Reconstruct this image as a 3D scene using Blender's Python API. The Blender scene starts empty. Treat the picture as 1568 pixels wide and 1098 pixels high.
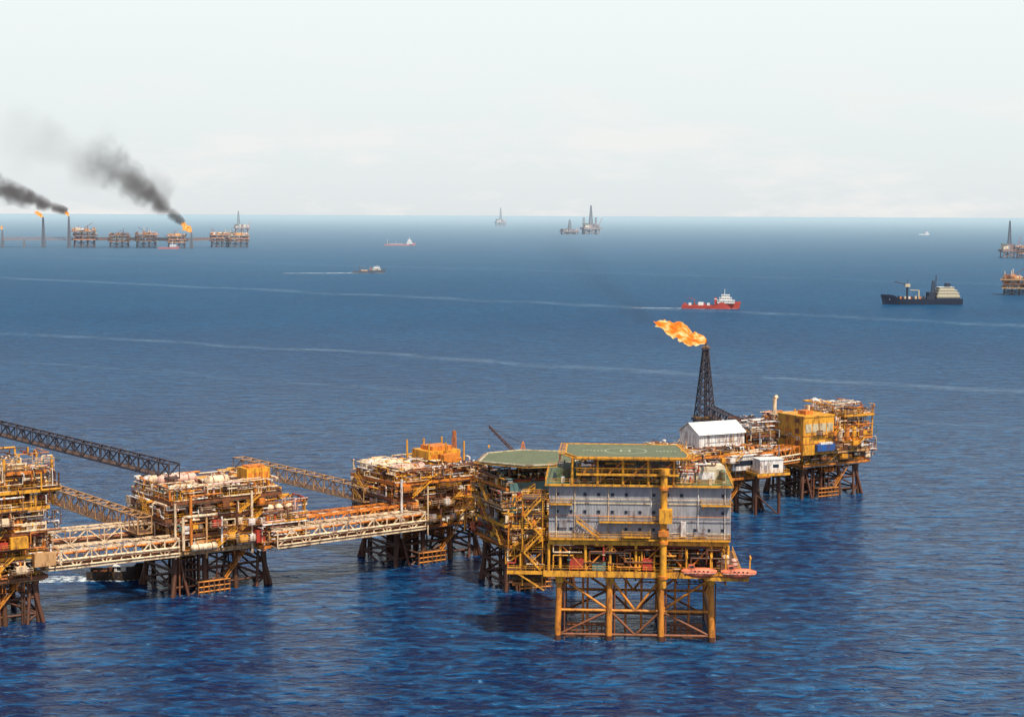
import bpy, math, random, bmesh
from mathutils import Vector, Matrix
R=math.radians
sc=bpy.context.scene
# ------------------------------------------------------------------ materials
COL={'yellow':(.84,.38,.03),'orange':(.74,.23,.03),'cream':(.86,.65,.42),'white':(.84,.80,.75),'rust':(.11,.038,.02),
'dark':(.03,.022,.02),'grey':(.32,.31,.33),'wall':(.37,.36,.375),'red':(.50,.05,.03),'green':(.12,.17,.08),'teal':(.10,.20,.19),
'blue':(.02,.10,.35),'grating':(.12,.06,.035),'glass':(.02,.03,.05),'navy':(.012,.022,.05),'beige':(.62,.52,.34),'lifeboat':(.80,.19,.09),
'helideck':(.15,.165,.08),'hmark':(.36,.38,.24),'paint':(.8,.8,.76),'pink':(.80,.48,.38),'steel':(.05,.045,.06),'brown':(.25,.085,.035),'jorange':(.72,.26,.03),
'tan':(.60,.33,.14)}
HAZE=(.34,.39,.44)
_m={}
def mat(name,haze=0):
    k=(name,haze)
    if k in _m: return _m[k]
    m=bpy.data.materials.new(name+('_hazy' if haze else '')); m.use_nodes=True
    nt=m.node_tree; b=nt.nodes['Principled BSDF']; L=nt.links.new
    c=[COL[name][i]*(1-haze)+HAZE[i]*haze for i in range(3)]  # aerial haze of distant objects is painted into the base colour
    tc=nt.nodes.new('ShaderNodeTexCoord')
    mp=nt.nodes.new('ShaderNodeMapping'); mp.inputs['Scale'].default_value=(1,1,.3); L(tc.outputs['Object'],mp.inputs['Vector'])
    n=nt.nodes.new('ShaderNodeTexNoise'); n.inputs['Scale'].default_value=.8; n.inputs['Detail'].default_value=5; n.inputs['Roughness'].default_value=.78
    L(mp.outputs[0],n.inputs['Vector'])
    cr=nt.nodes.new('ShaderNodeValToRGB'); L(n.outputs['Fac'],cr.inputs['Fac'])
    e=cr.color_ramp.elements; dirt=(.13*.6+c[0]*.26,.04+c[1]*.2,.016+c[2]*.2)
    plain=name in('wall','glass','helideck','hmark','paint','navy')
    if plain: dirt=[x*.68 for x in c]
    if haze: dirt=[x*.85 for x in c]
    e[0].position=.38; e[0].color=(*dirt,1); e[1].position=.53; e[1].color=(*c,1)
    x=cr.color_ramp.elements.new(.8); x.color=(*[min(.92,v*1.12) for v in c],1)
    L(cr.outputs['Color'],b.inputs['Base Color'])
    b.inputs['Roughness'].default_value=.15 if name=='glass' else .55
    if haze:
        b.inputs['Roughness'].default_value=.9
        b.inputs['Emission Color'].default_value=(*HAZE,1); b.inputs['Emission Strength'].default_value=haze*.5  # painted haze continued: far surfaces glow faintly though nothing there is a lamp
    _m[k]=m; return m
# ------------------------------------------------------------------ mesh builder
class MB:
    def __init__(s): s.v=[];s.f=[];s.m=[];s.s=[]
    def add(s,vs,fs,m,sm=False):
        o=len(s.v); s.v.extend([tuple(v) for v in vs])
        for f in fs: s.f.append([i+o for i in f]); s.m.append(m); s.s.append(sm)
    def box(s,c,d,m,rz=0):
        x,y,z=d[0]/2,d[1]/2,d[2]/2; ca,sa=math.cos(rz),math.sin(rz)
        vs=[(c[0]+a*x*ca-b*y*sa,c[1]+a*x*sa+b*y*ca,c[2]+e*z) for e in(-1,1) for a,b in((-1,-1),(1,-1),(1,1),(-1,1))]
        s.add(vs,[(3,2,1,0),(4,5,6,7),(0,1,5,4),(1,2,6,5),(2,3,7,6),(3,0,4,7)],m)
    def bx(s,x0,x1,y0,y1,z0,z1,m): s.box(((x0+x1)/2,(y0+y1)/2,(z0+z1)/2),(x1-x0,y1-y0,z1-z0),m)
    def fr(s,p,q):
        p=Vector(p);q=Vector(q);d=q-p
        if d.length<1e-6: return None
        d.normalize(); u=Vector((0,0,1)) if abs(d.z)<.95 else Vector((1,0,0))
        a=d.cross(u).normalized(); b=a.cross(d).normalized(); return p,q,a,b,d
    def beam(s,p,q,w,m,h=None):
        t=s.fr(p,q)
        if not t: return
        p,q,a,b,d=t; h=h or w
        vs=[e+a*(i*w/2)+b*(j*h/2) for e in(p,q) for i,j in((-1,-1),(1,-1),(1,1),(-1,1))]
        s.add(vs,[(3,2,1,0),(4,5,6,7),(0,1,5,4),(1,2,6,5),(2,3,7,6),(3,0,4,7)],m)
    def tube(s,p,q,r,m,n=6,r2=None):
        t=s.fr(p,q)
        if not t: return
        p,q,a,b,d=t; r2=r if r2 is None else r2
        vs=[]
        for e,rr in((p,r),(q,r2)):
            for i in range(n):
                t=2*math.pi*i/n; vs.append(e+a*(rr*math.cos(t))+b*(rr*math.sin(t)))
        s.add(vs,[(i,(i+1)%n,n+(i+1)%n,n+i) for i in range(n)],m,True)
        s.add(vs[:n],[tuple(range(n))],m); s.add(vs[n:],[tuple(range(n))],m)
    def vessel(s,p,q,r,m,n=14):
        t=s.fr(p,q)
        if not t: return
        p,q,a,b,d=t; k=r*.6
        rings=[(p-d*k,.05),(p-d*k*.8,.55),(p-d*k*.4,.87),(p,1),(q,1),(q+d*k*.4,.87),(q+d*k*.8,.55),(q+d*k,.05)]
        vs=[];fs=[]
        for e,f in rings:
            for i in range(n):
                t=2*math.pi*i/n; vs.append(e+a*(r*f*math.cos(t))+b*(r*f*math.sin(t)))
        for j in range(len(rings)-1):
            for i in range(n): fs.append((j*n+i,j*n+(i+1)%n,(j+1)*n+(i+1)%n,(j+1)*n+i))
        s.add(vs,fs,m,True)
        L=(q-p).length
        for f in(.2,.8):
            c=p+d*(L*f); s.tube(c-d*.12,c+d*.12,r*1.05,'brown' if m!='brown' else 'cream',n)
    def rail(s,pts,m,h=1.1,close=False):
        pts=[Vector(p) for p in pts]
        if close: pts=pts+[pts[0]]
        for p,q in zip(pts,pts[1:]):
            L=(q-p).length; n=max(1,int(L/1.8))
            for k in(h,h*.55): s.beam(p+Vector((0,0,k)),q+Vector((0,0,k)),.07,m)
            for i in range(n+1):
                c=p.lerp(q,i/n); s.beam(c,c+Vector((0,0,h)),.07,m)
    def deck(s,x0,x1,y0,y1,z,edge,slab='grating',dp=.7,rl=True):
        s.bx(x0,x1,y0,y1,z-.15,z,slab)
        for y in(y0,y1): s.bx(x0-.12,x1+.12,y-.12,y+.12,z-dp,z+.05,edge)
        for x in(x0,x1): s.bx(x-.118,x+.118,y0+.12,y1-.12,z-dp,z+.048,edge)
        n=max(1,int((x1-x0)/2.6))
        for i in range(1,n): 
            x=x0+(x1-x0)*i/n; s.bx(x-.08,x+.08,y0+.13,y1-.13,z-dp+.1,z-.153,edge)
        if rl: s.rail([(x0,y0,z+.05),(x1,y0,z+.05),(x1,y1,z+.05),(x0,y1,z+.05)],'yellow',close=True)
    def stairs(s,p,q,w,m):
        p=Vector(p);q=Vector(q);d=(q-p);side=Vector((d.y,-d.x,0)).normalized()*w/2
        for k in(-1,1):
            s.beam(p+side*k,q+side*k,.12,m,.3)
            s.beam(p+side*k+Vector((0,0,1)),q+side*k+Vector((0,0,1)),.08,m)
            for i in range(5):
                c=p.lerp(q,i/4)+side*k; s.beam(c,c+Vector((0,0,1)),.07,m)
        n=max(3,int(abs(d.z)/.35))
        for i in range(n):
            c=p.lerp(q,(i+.5)/n); s.beam(c-side,c+side,.25,m,.05)
    def lattice(s,c,z0,z1,w0,w1,m,n=6,t=.3,t2=None):
        t2=t2 or t*.6; lv=[]
        for i in range(n+1):
            f=i/n; w=w0+(w1-w0)*f; z=z0+(z1-z0)*f
            lv.append([Vector((c[0]+a*w/2,c[1]+b*w/2,z)) for a,b in((-1,-1),(1,-1),(1,1),(-1,1))])
        for i in range(4): s.tube(lv[0][i],lv[-1][i],t/2,m,6)
        for k in range(n):
            for i in range(4):
                j=(i+1)%4
                s.beam(lv[k+1][i],lv[k+1][j],t2,m); s.beam(lv[k][i],lv[k+1][j],t2,m); s.beam(lv[k][j],lv[k+1][i],t2,m)
    def truss(s,p,q,w,h,m,n=8,t=.35,floor='grating',pipes=None):
        p=Vector(p);q=Vector(q);d=(q-p);sd=Vector((d.y,-d.x,0)).normalized()*w/2; up=Vector((0,0,h))
        for a in(-1,1):
            for u in(0,1): s.beam(p+sd*a+up*u,q+sd*a+up*u,t,m)
            for i in range(n+1):
                c=p.lerp(q,i/n)+sd*a; s.beam(c,c+up,t*.7,m)
                if i<n:
                    e=p.lerp(q,(i+1)/n)+sd*a
                    if i%2: s.beam(c+up,e,t*.7,m)
                    else: s.beam(c,e+up,t*.7,m)
        for i in range(n+1):
            c=p.lerp(q,i/n)
            for u in(0,1): s.beam(c-sd+up*u,c+sd+up*u,t*.7,m)
            if i<n:
                e=p.lerp(q,(i+1)/n); s.beam(c-sd+up,e+sd+up,t*.5,m)
        if floor:
            s.beam(p+Vector((0,0,.1)),q+Vector((0,0,.1)),w*.8,floor,.08)
        if pipes:
            for (a,u,r,pm) in pipes: s.tube(p+sd*a+up*u,q+sd*a+up*u,r,pm,8)
    def obj(s,name,parent=None,haze=0):
        me=bpy.data.meshes.new(name); me.from_pydata(s.v,[],s.f)
        names=sorted(set(s.m)); idx={k:i for i,k in enumerate(names)}
        for k in names: me.materials.append(mat(k,haze))
        me.polygons.foreach_set('material_index',[idx[k] for k in s.m])
        me.polygons.foreach_set('use_smooth',s.s); me.update()
        o=bpy.data.objects.new(name,me); sc.collection.objects.link(o)
        if parent: o.parent=parent
        return o
def empty(name,loc,rz=0,scale=1):
    e=bpy.data.objects.new(name,None); sc.collection.objects.link(e)
    e.location=loc; e.rotation_euler=(0,0,R(rz)); e.scale=(scale,)*3; e.empty_display_size=2; return e
# ------------------------------------------------------------------ equipment generators
PAL=[('cream',36),('yellow',15),('white',14),('rust',17),('orange',14),('grey',5),('brown',15),('red',3),('teal',1),('pink',5),('tan',7),('dark',5)]
def pick(r,pal=PAL):
    return r.choices([p[0] for p in pal],[p[1] for p in pal])[0]
def item(mb,r,cx,cy,z,w,d,h,pal=PAL):
    t=r.random(); c=pick(r,pal)
    if t<.25:
        rad=min(d,h)*r.uniform(.22,.34); zz=z+rad+.7
        if r.random()<.6: p,q=(cx-w*.38,cy,zz),(cx+w*.38,cy,zz)
        else: p,q=(cx,cy-d*.38,zz),(cx,cy+d*.38,zz)
        mb.vessel(p,q,rad,c)
        mb.box((cx-w*.2 if p[1]==cy else cx,cy,z+.35),(.5,rad*1.6,.9),'rust'); mb.box((cx+w*.2,cy,z+.35),(.5,rad*1.4,.9),'rust')
        mb.tube((cx,cy,zz+rad*.9),(cx,cy,zz+rad+.9),.15,c); 
    elif t<.45:
        for i in range(r.randint(1,3)):
            rad=r.uniform(.45,.9); x=cx+r.uniform(-.3,.3)*w; y=cy+r.uniform(-.3,.3)*d
            mb.vessel((x,y,z+.8),(x,y,z+h*r.uniform(.55,.9)),rad,pick(r,pal),10)
    elif t<.66:
        mb.box((cx,cy,z+h*.3),(w*r.uniform(.5,.85),d*r.uniform(.5,.8),h*.6),c)
        mb.box((cx+r.uniform(-.2,.2)*w,cy,z+h*.6+.3),(w*.3,d*.3,.6),pick(r,pal))
        for i in range(3):
            x=cx+r.uniform(-.35,.35)*w; mb.tube((x,cy-d*.42,z),(x,cy-d*.42,z+h*.8),.13,pick(r,pal))
    elif t<.86:
        k=r.randint(4,7)
        for i in range(k):
            x=cx-w*.4+w*.8*i/(k-1); mb.tube((x,cy,z),(x,cy,z+h*.6),.14,c); mb.box((x,cy,z+h*.35),(.4,.4,.35),pick(r,pal))
        mb.tube((cx-w*.45,cy,z+h*.6),(cx+w*.45,cy,z+h*.6),.25,c); mb.tube((cx-w*.45,cy+.5,z+h*.25),(cx+w*.45,cy+.5,z+h*.25),.2,pick(r,pal))
    else:
        for i in range(4):
            mb.box((cx+r.uniform(-.35,.35)*w,cy+r.uniform(-.35,.35)*d,z+.8),(r.uniform(.6,1.4),r.uniform(.6,1.4),1.6),pick(r,pal))
def spaghetti(mb,r,b,n,pal=PAL,rm=(.07,.24)):
    x0,x1,y0,y1,z0,z1=b
    for i in range(n):
        p=[r.uniform(x0,x1),r.uniform(y0,y1),r.uniform(z0,z1)]; rad=r.uniform(*rm); c=pick(r,pal); ax=r.randint(0,2)
        for k in range(r.randint(2,5)):
            q=list(p); L=r.uniform(1.5,9) if ax<2 else r.uniform(1,4)
            q[ax]+=L*r.choice((-1,1)); q[0]=min(max(q[0],x0),x1);q[1]=min(max(q[1],y0),y1);q[2]=min(max(q[2],z0),z1)
            mb.tube(p,q,rad,c,6)
            if r.random()<.3: mb.tube([(a*.6+b_*.4) for a,b_ in zip(p,q)],[(a*.55+b_*.45) for a,b_ in zip(p,q)],rad*1.9,pick(r,pal),8)
            p=q; ax=(ax+r.randint(1,2))%3
def jacket(mb,r,xs,ys,zt,m,leg=.65,batter=.06,sp=3.0,col=None):
    cx=(xs[0]+xs[-1])/2; cy=(ys[0]+ys[-1])/2
    def P(i,j,z):
        dz=zt-z; x=xs[i];y=ys[j]
        ox=0 if len(xs)<2 else (x-cx)/max(1,(xs[-1]-cx))*batter*dz; oy=(y-cy)/max(1,(ys[-1]-cy))*batter*dz
        return Vector((x+ox,y+oy,z))
    for i in range(len(xs)):
        for j in range(len(ys)):
            mb.tube(P(i,j,-4),P(i,j,zt),leg,m,12); mb.tube(P(i,j,zt-1.6),P(i,j,zt),leg*1.3,col or m,12)
    lv=[zt-1,zt*.55,2.0,-3]
    for a,b in zip(lv,lv[1:]):
        for j in range(len(ys)):
            for i in range(len(xs)-1):
                mb.tube(P(i,j,b),P(i+1,j,b),.32,m)
                if (i+int(a))%2: mb.tube(P(i,j,a),P(i+1,j,b),.28,m)
                else: mb.tube(P(i+1,j,a),P(i,j,b),.28,m)
        for i in range(len(xs)):
            for j in range(len(ys)-1):
                mb.tube(P(i,j,b),P(i,j+1,b),.32,m); mb.tube(P(i,j,a),P(i,j+1,b),.28,m)
                if i in(0,len(xs)-1): mb.tube(P(i,j+1,a),P(i,j,b),.28,m)
def platform(name,loc,rz,Lx,Ly,zs,seed,pal=PAL,scale=1,haze=0,dense=1.,legx=4,legy=2,conduct=True,extra=None,jm='rust',toph=5):
    r=random.Random(seed); e=empty(name,loc,rz,scale)
    J=MB();D=MB();E=MB();P=MB()
    xs=[-Lx*.40+Lx*.80*i/(legx-1) for i in range(legx)]; ys=[-Ly*.34+Ly*.68*i/(legy-1) for i in range(legy)]
    jacket(J,r,xs,ys,zs[0]-.7,jm,col='brown')
    if conduct:
        for i in range(12):
            x=-Lx*.3+(i%4)*1.9; y=-Ly*.12+(i//4)*2.2
            J.tube((x,y,-4),(x,y,zs[0]),.38,jm,8)
    for i in range(8):
        x=r.uniform(-Lx*.42,Lx*.42); y=r.choice((-1,1))*Ly*.38; J.tube((x,y,-4),(x,y,zs[0]),.22,pick(r,[('rust',3),('brown',2),('dark',2)]))
    for a,b in((-1,-1),(1,-1),(-1,1),(1,1)):
        J.tube((xs[-1]*a*1.18,ys[-1]*b*1.3,-4),(xs[-1]*a*.95,ys[-1]*b,zs[0]-2),.5,jm,10)
        J.tube((xs[-1]*a*.72,ys[-1]*b*1.35,-4),(xs[-1]*a*.9,ys[-1]*b,zs[0]-2),.4,jm,10)
    bx=-Lx*.1; by=-Ly*.46
    for k in range(7):
        x=bx-4+k*1.4; J.tube((x,by,-2),(x,by,3.2),.2,'brown')
    for z in(.6,1.8,3.1): J.tube((bx-4,by,z),(bx+4.6,by,z),.2,'jorange')
    J.bx(bx-4,bx+4.6,by,by+3,3.0,3.12,'grating'); J.stairs((bx+4,by+1.5,3.1),(bx+11,by+1.5,zs[0]),1,'jorange')
    for li,z in enumerate(zs):
        g=lambda:r.uniform(-2.2,1.6)
        x0,x1,y0,y1=-Lx/2-g()*.6,Lx/2+g()*.6,-Ly/2-g()*.5,Ly/2+g()*.5
        D.deck(x0,x1,y0,y1,z,r.choice(('yellow','orange','tan','brown','orange')))
        h=(zs[li+1]-z) if li<len(zs)-1 else toph
        top=li==len(zs)-1
        if not top:
            for x in xs:
                for y in ys: D.tube((x,y,z),(x,y,z+h-.7),.42,'yellow',8)
            for i in range(len(xs)-1):
                for y in(ys[0],ys[-1]):
                    if r.random()<.7: D.tube((xs[i],y,z),(xs[i+1],y,z+h-.8),.22,'yellow')
                    else: D.tube((xs[i+1],y,z),(xs[i],y,z+h-.8),.22,'orange')
            for x in(xs[0],xs[-1]):
                D.tube((x,ys[0],z),(x,ys[-1],z+h-.8),.22,'yellow')
            sx=r.uniform(x0+1,x1-8); D.stairs((sx,y0-.8,z),(sx+6,y0-.8,z+h),1.0,'yellow')
            sy=r.uniform(y0+1,y1-7); D.stairs((x0-.8,sy,z),(x0-.8,sy+5.5,z+h),1.0,'yellow')
            for k in range(3):
                x=r.uniform(x0+1,x1-6); zz=z+r.uniform(.8,2.2); L_=r.uniform(2.5,5)
                D.bx(x,x+L_,y0-2.2,y0-.2,zz-.1,zz,'grating'); D.rail([(x,y0-.2,zz),(x,y0-2.2,zz),(x+L_,y0-2.2,zz),(x+L_,y0-.2,zz)],r.choice(('yellow','orange','cream')))
                E.box((x+L_*.5,y0-1.1,zz+.8),(L_*.5,1.2,1.5),pick(r,pal))
            for k in range(7):
                E.box((r.uniform(x0+1,x1-1),y0-.25,z+r.uniform(.8,2.5)),(r.uniform(.5,2.4),.3,r.uniform(.5,2)),pick(r,pal))
                E.box((x0-.25,r.uniform(y0+1,y1-1),z+r.uniform(.8,2.5)),(.3,r.uniform(.5,2.4),r.uniform(.5,2)),pick(r,pal))
        nx=max(2,int((x1-x0)/4.3)); ny=max(2,int((y1-y0)/4.3))
        for i in range(nx):
            for j in range(ny):
                if r.random()>.86*dense: continue
                cx=x0+(x1-x0)*(i+.5)/nx; cy=y0+(y1-y0)*(j+.5)/ny
                hh=(h-1.0) if not top else r.uniform(2.0,toph)
                item(E,r,cx,cy,z+.05,(x1-x0)/nx*.92,(y1-y0)/ny*.92,hh,pal)
        n=int(44*dense)
        spaghetti(P,r,(x0+.3,x1-.3,y0-.3,y0+3,z+.3,z+h-.9),n,pal)
        spaghetti(P,r,(x0-.3,x0+3,y0+.3,y1-.3,z+.3,z+h-.9),n,pal)
        spaghetti(P,r,(x0+.5,x1-.5,y0+.5,y1-.5,z+.3,z+h-.7),n*(2 if top else 1),pal,(.1,.32))
        for k in range(5):
            y=y0+.6+k*.55; P.tube((x0+.5,y,z-1.0),(x1-.5,y,z-1.0),r.uniform(.12,.26),pick(r,pal))
            x=x0+.6+k*.55; P.tube((x,y0+.5,z-1.45),(x,y1-.5,z-1.45),r.uniform(.1,.22),pick(r,pal))
        for k in range(4):
            x=r.uniform(x0,x1); 
            if top: P.tube((x,y0,z),(x,y0,z+r.uniform(3,6)),.1,'yellow'); P.box((x,y0-.2,z+3.2),(.5,.3,.4),'white')
    for k in range(3):
        x=r.uniform(xs[0],xs[-1]-5); y=r.choice((ys[0]-2,ys[0]+2)); z=zs[0]-3.2
        J.bx(x,x+5,y,y+3,z,z+.15,'brown'); J.rail([(x,y,z),(x+5,y,z),(x+5,y+3,z),(x,y+3,z)],'orange',close=True)
        for a in(0,5): 
            for b in(0,3): J.tube((x+a,y+b,z),(x+a,y+b,zs[0]-.5),.1,'orange')
    if extra: extra(D,E,P,r)
    J.obj('jacket',e,haze);D.obj('decks',e,haze);E.obj('equipment',e,haze);P.obj('piping',e,haze)
    return e
# ------------------------------------------------------------------ the near chain of platforms
def exA(D,E,P,r):
    for i,(x,y,h) in enumerate([(5,-6,11),(8,-8,9),(12,-7,11),(2,-9,8),(14,-2,10),(10,1,12)]):
        E.vessel((x,y,24),(x,y,24+h),.75+.15*(i%3),('cream','white','cream','yellow','pink','cream')[i])
        P.tube((x+1.3,y,22),(x+1.3,y,24+h),.2,'cream')
    D.deck(2,16,-12,2,31,'yellow'); D.deck(4,15,-10,0,35,'orange')
    for x in(4,15):
        for y in(-10,0): D.tube((x,y,27),(x,y,38),.3,'yellow')
    E.box((12,-12.4,15),(5,1.5,3),'tan'); E.box((6,-13,19.5),(4,1.2,2.6),'yellow')
    spaghetti(P,r,(2,16,-12.5,-9,12,38),60); spaghetti(P,r,(2,16,-12,2,27,39),60)
platform('oil_platform',(-122.5,384,0),35,28,24,[11,16,21.5,27],11,extra=exA,toph=7)
def exB(D,E,P,r):
    for k,(x,y) in enumerate([(-9,6),(-9,3),(-8,0)]): E.vessel((x-4,y,26.8+.3*k),(x+5,y,26.8+.3*k),1.2,('white','cream','pink')[k])
    E.vessel((-2,-6,27),(3,-6,27),1.4,'cream'); E.vessel((0,-9,26),(4.5,-9,26),1.1,'white')
    E.bx(8,14.5,-7.5,-2,22.4,29.4,'yellow'); E.bx(9,13.5,-6.5,-3,29.4,29.9,'orange')
    for i in range(4): E.bx(8.4+i*1.5,9.4+i*1.5,-7.58,-7.5,26.4,28.4,'orange')
    E.bx(10.6,13.6,-7.6,-7.5,23.6,25.3,'brown'); E.bx(7.92,8,-6,-3,24,27,'orange')
    D.deck(10,20.5,-15,-6,17,'yellow')
    for i in range(3): E.vessel((11.6+i*2.7,-12.5,18.3),(11.6+i*2.7,-12.5,20.2),1.15,'cream'); 
    spaghetti(P,r,(9,21,-15,-7,17,22),40); spaghetti(P,r,(8,21,-16,-10,10,16.5),60)
    E.bx(7,9.5,-14.5,-12.2,12,15,'red'); D.deck(8,21,-15.5,-6,11.2,'orange')
    P.vessel((-10,-14,12.5),(-4,-14,12.5),.9,'cream')
    P.tube((-12,-13,12),(-12,-13,20),.4,'cream',10); P.tube((-12,-13,20),(-3,-13,20),.4,'cream',10)
    for k in range(7): x=-14+k*4.1; P.tube((x,-12.9,r.uniform(9,14)),(x,-12.9,r.uniform(18,26)),r.uniform(.18,.4),pick(r),10)
platform('oil_platform',(-77,424,0),36,30,23,[11.5,15.5,19.5,23.6],23,extra=exB,toph=4.2)
def exC(D,E,P,r):
    for k,(x,y) in enumerate([(-9,6),(-9,3),(-9,-.5),(-8,-6)]): E.vessel((x-4,y,25.5),(x+5,y,25.5+.01),1.2,('white','cream','cream','pink')[k])
    E.bx(2,12,-2,7,23.5,28.6,'yellow'); E.bx(4,8,-6,-3,22.5,28,'orange')
    E.bx(3.5,10,-1,5,28.6,29.8,'orange')
    for k in range(5): E.bx(2.5+k*1.9,3.8+k*1.9,-2.1,-2,25.6,27.8,'orange')
    for x in(1,6.5,12.5):
        for y in(-3,8): D.tube((x,y,22.5),(x,y,31),.25,'yellow')
    E.bx(9,13.5,-11.5,-9.5,15,22,'yellow'); E.bx(15,16.2,-10,-4,14,22,'yellow')
    D.deck(10,19,-14,-4,17,'orange'); D.deck(10,19,-13,-4,10,'yellow')
    spaghetti(P,r,(9,20,-14,-5,10,24),110)
    for k in range(7): x=-14+k*4.1; P.tube((x,-12.9,r.uniform(8,13)),(x,-12.9,r.uniform(17,24)),r.uniform(.18,.4),pick(r),10)
    P.lattice((14,4),22,33,1.4,.6,'orange',7,.16)
platform('oil_platform',(-25,461,0),36,31,23,[10.6,14.6,18.6,22.6],37,extra=exC,toph=4.5)
PALD=[('cream',14),('yellow',14),('rust',20),('brown',18),('teal',10),('grey',8),('orange',8),('dark',8),('red',4)]
def exD(D,E,P,r):
    hp=[(-14,-2),(-6,-13),(4,-14),(13,-6),(14,6),(4,13),(-6,11)]
    D.add([(x,y,31.9) for x,y in hp]+[(x,y,31.2) for x,y in hp],[tuple(range(7))]+[(i,(i+7),(i+1)%7+7,(i+1)%7) for i in range(7)]+[tuple(range(13,6,-1))],'helideck')
    for i in range(7):
        a=hp[i];b=hp[(i+1)%7]; D.beam((*a,31.95),(*b,31.95),.5,'beige',.3); D.beam((a[0]*1.1,a[1]*1.1,31.6),(b[0]*1.1,b[1]*1.1,31.6),.12,'yellow'); D.beam((*a,31.6),(a[0]*1.1,a[1]*1.1,31.7),.12,'yellow')
    for x in(-8,0,8):
        for y in(-7,6): D.tube((x,y,24),(x,y,31.2),.3,'brown')
    for z in (14,19,24): D.bx(-9,9,-9.6,-9.3,z+.6,z+3.2,'teal')
platform('helideck_platform',(4,428,0),24,21,20,[12,17,22,26],51,pal=PALD,extra=exD,legx=3,toph=3)
def bridge(name,*a,**k):
    mb=MB(); mb.truss(*a,**k); return mb.obj(name)
pp=[(-.6,.25,.32,'cream'),(-.2,.25,.32,'orange'),(.3,.25,.3,'cream'),(.7,.25,.3,'brown'),(-.5,.8,.3,'cream'),(0,.8,.28,'white'),(.5,.8,.3,'orange'),(1.1,.5,.3,'cream'),(1.1,.15,.22,'cream')]
bridge('pipe_bridge',(-108,388,11.2),(-81,406,11.2),5,4.2,'cream',n=9,t=.38,pipes=pp)
bridge('pipe_bridge',(-113,398,14.5),(-88,413,14.5),4,3.4,'cream',n=7,t=.35,pipes=pp[:5])
bridge('pipe_bridge',(-59,417,11),(-24,444,11),5,4.4,'cream',n=11,t=.4,pipes=pp)
bridge('pipe_bridge',(-60,424,13.5),(-27,448,13.5),5,3.4,'orange',n=10,t=.34,pipes=pp)
bridge('walkway_bridge',(-14,452,15),(-4,436,17),3,3,'yellow',n=4,t=.3)
bridge('truss_bridge',(-82,508,16.4),(-38,452,16.4),3.6,3.8,'tan',n=14,t=.32)
bridge('truss_bridge',(-130,461,16.4),(-88,405,16.4),3.6,4.0,'tan',n=14,t=.34)
bridge('truss_bridge',(-160,505,29),(-83,416,28),3.0,3.6,'steel',n=23,t=.36)
bridge('walkway_bridge',(8,412,18),(16,396,18),3,3,'yellow',n=4,t=.3)
t=MB(); t.tube((-83,510,-4),(-83,510,16),1.1,'rust',10)
for a in range(3): t.tube((-83+6*math.cos(a*2.1),510+6*math.sin(a*2.1),-4),(-83,510,15),.5,'rust',8)
t.bx(-86,-80,507,513,16,16.4,'yellow'); t.obj('bridge_support_tower')
c=MB(); c.tube((0,0,20),(0,0,29),.8,'orange',12); c.box((0,0,30.3),(3,3,2.6),'orange'); c.box((1.2,-1.2,30.6),(1.2,1.2,1.8),'glass')
b0=Vector((-1,0,30.5)); b1=Vector((-9,4,38))
for o in(Vector((0,.5,.5)),Vector((0,-.5,.5)),Vector((0,.5,-.5)),Vector((0,-.5,-.5))): c.beam(b0+o,b1+o*.4,.16,'rust')
for i in range(10):
    a=b0.lerp(b1,i/10);d=b0.lerp(b1,(i+1)/10); c.beam(a+Vector((0,.5,.5)),d+Vector((0,-.5,-.5)),.1,'rust'); c.beam(a+Vector((0,-.5,-.5)),d+Vector((0,-.5,.5)),.1,'rust')
c.beam((0,0,34),b1,.07,'dark'); c.lattice((0,0),31.5,34.5,1.6,.3,'orange',3,.15); c.beam(b1,b1-Vector((0,0,5)),.06,'dark'); c.box(b1-Vector((0,0,5.3)),(.5,.5,.7),'yellow')
o=c.obj('pedestal_crane'); o.location=(3,446,-1)
# ------------------------------------------------------------------ accommodation platform
e=empty('accommodation_platform',(27.8,379,0),-3)
J=MB();D=MB();B=MB();T=MB();r=random.Random(5)
xs=[-16.6,-5.6,5.6,16.4]; ys=[-10.5,10.5]
jm='jorange'
for x in xs:
    for y in ys:
        J.tube((x*1.02,y*1.02,3.2),(x,y,15),.68,jm,14); J.tube((x*1.02,y*1.02,-4),(x*1.02,y*1.02,3.2),.70,jm,14)
        J.tube((x*1.02,y*1.02,-4),(x*1.02,y*1.02,1.1),.76,'rust',14)
        J.tube((x,y,12.8),(x,y,15),.95,'yellow',14); J.tube((x+1.1,y,-4),(x+1.1,y,13),.16,'brown',8)
for y in ys:
    for i in range(3):
        J.tube((xs[i],y,6.6),(xs[i+1],y,6.6),.32,jm,8); J.tube((xs[i],y,1.2),(xs[i+1],y,1.2),.32,'brown',8)
        if i==1:
            J.tube((xs[i],y,6.6),(0,y,1.2),.28,'brown',8);J.tube((xs[i+1],y,6.6),(0,y,1.2),.28,'brown',8)
            J.tube((xs[i],y,14),(0,y,6.6),.28,jm,8);J.tube((xs[i+1],y,14),(0,y,6.6),.28,jm,8)
        elif i==0: J.tube((xs[i],y,14),(xs[i+1],y,6.6),.28,jm,8); J.tube((xs[i+1],y,6.6),(xs[i],y,1.2),.28,'brown',8)
        else: J.tube((xs[i+1],y,14),(xs[i],y,6.6),.28,jm,8); J.tube((xs[i],y,6.6),(xs[i+1],y,1.2),.28,'brown',8)
for x in xs:
    J.tube((x,-10.5,6.6),(x,10.5,6.6),.32,jm,8);J.tube((x,-10.5,1.2),(x,10.5,1.2),.32,'brown',8)
    J.tube((x,-10.5,14),(x,10.5,6.6),.28,jm,8); J.tube((x,10.5,6.6),(x,-10.5,1.2),.28,'brown',8)
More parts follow.
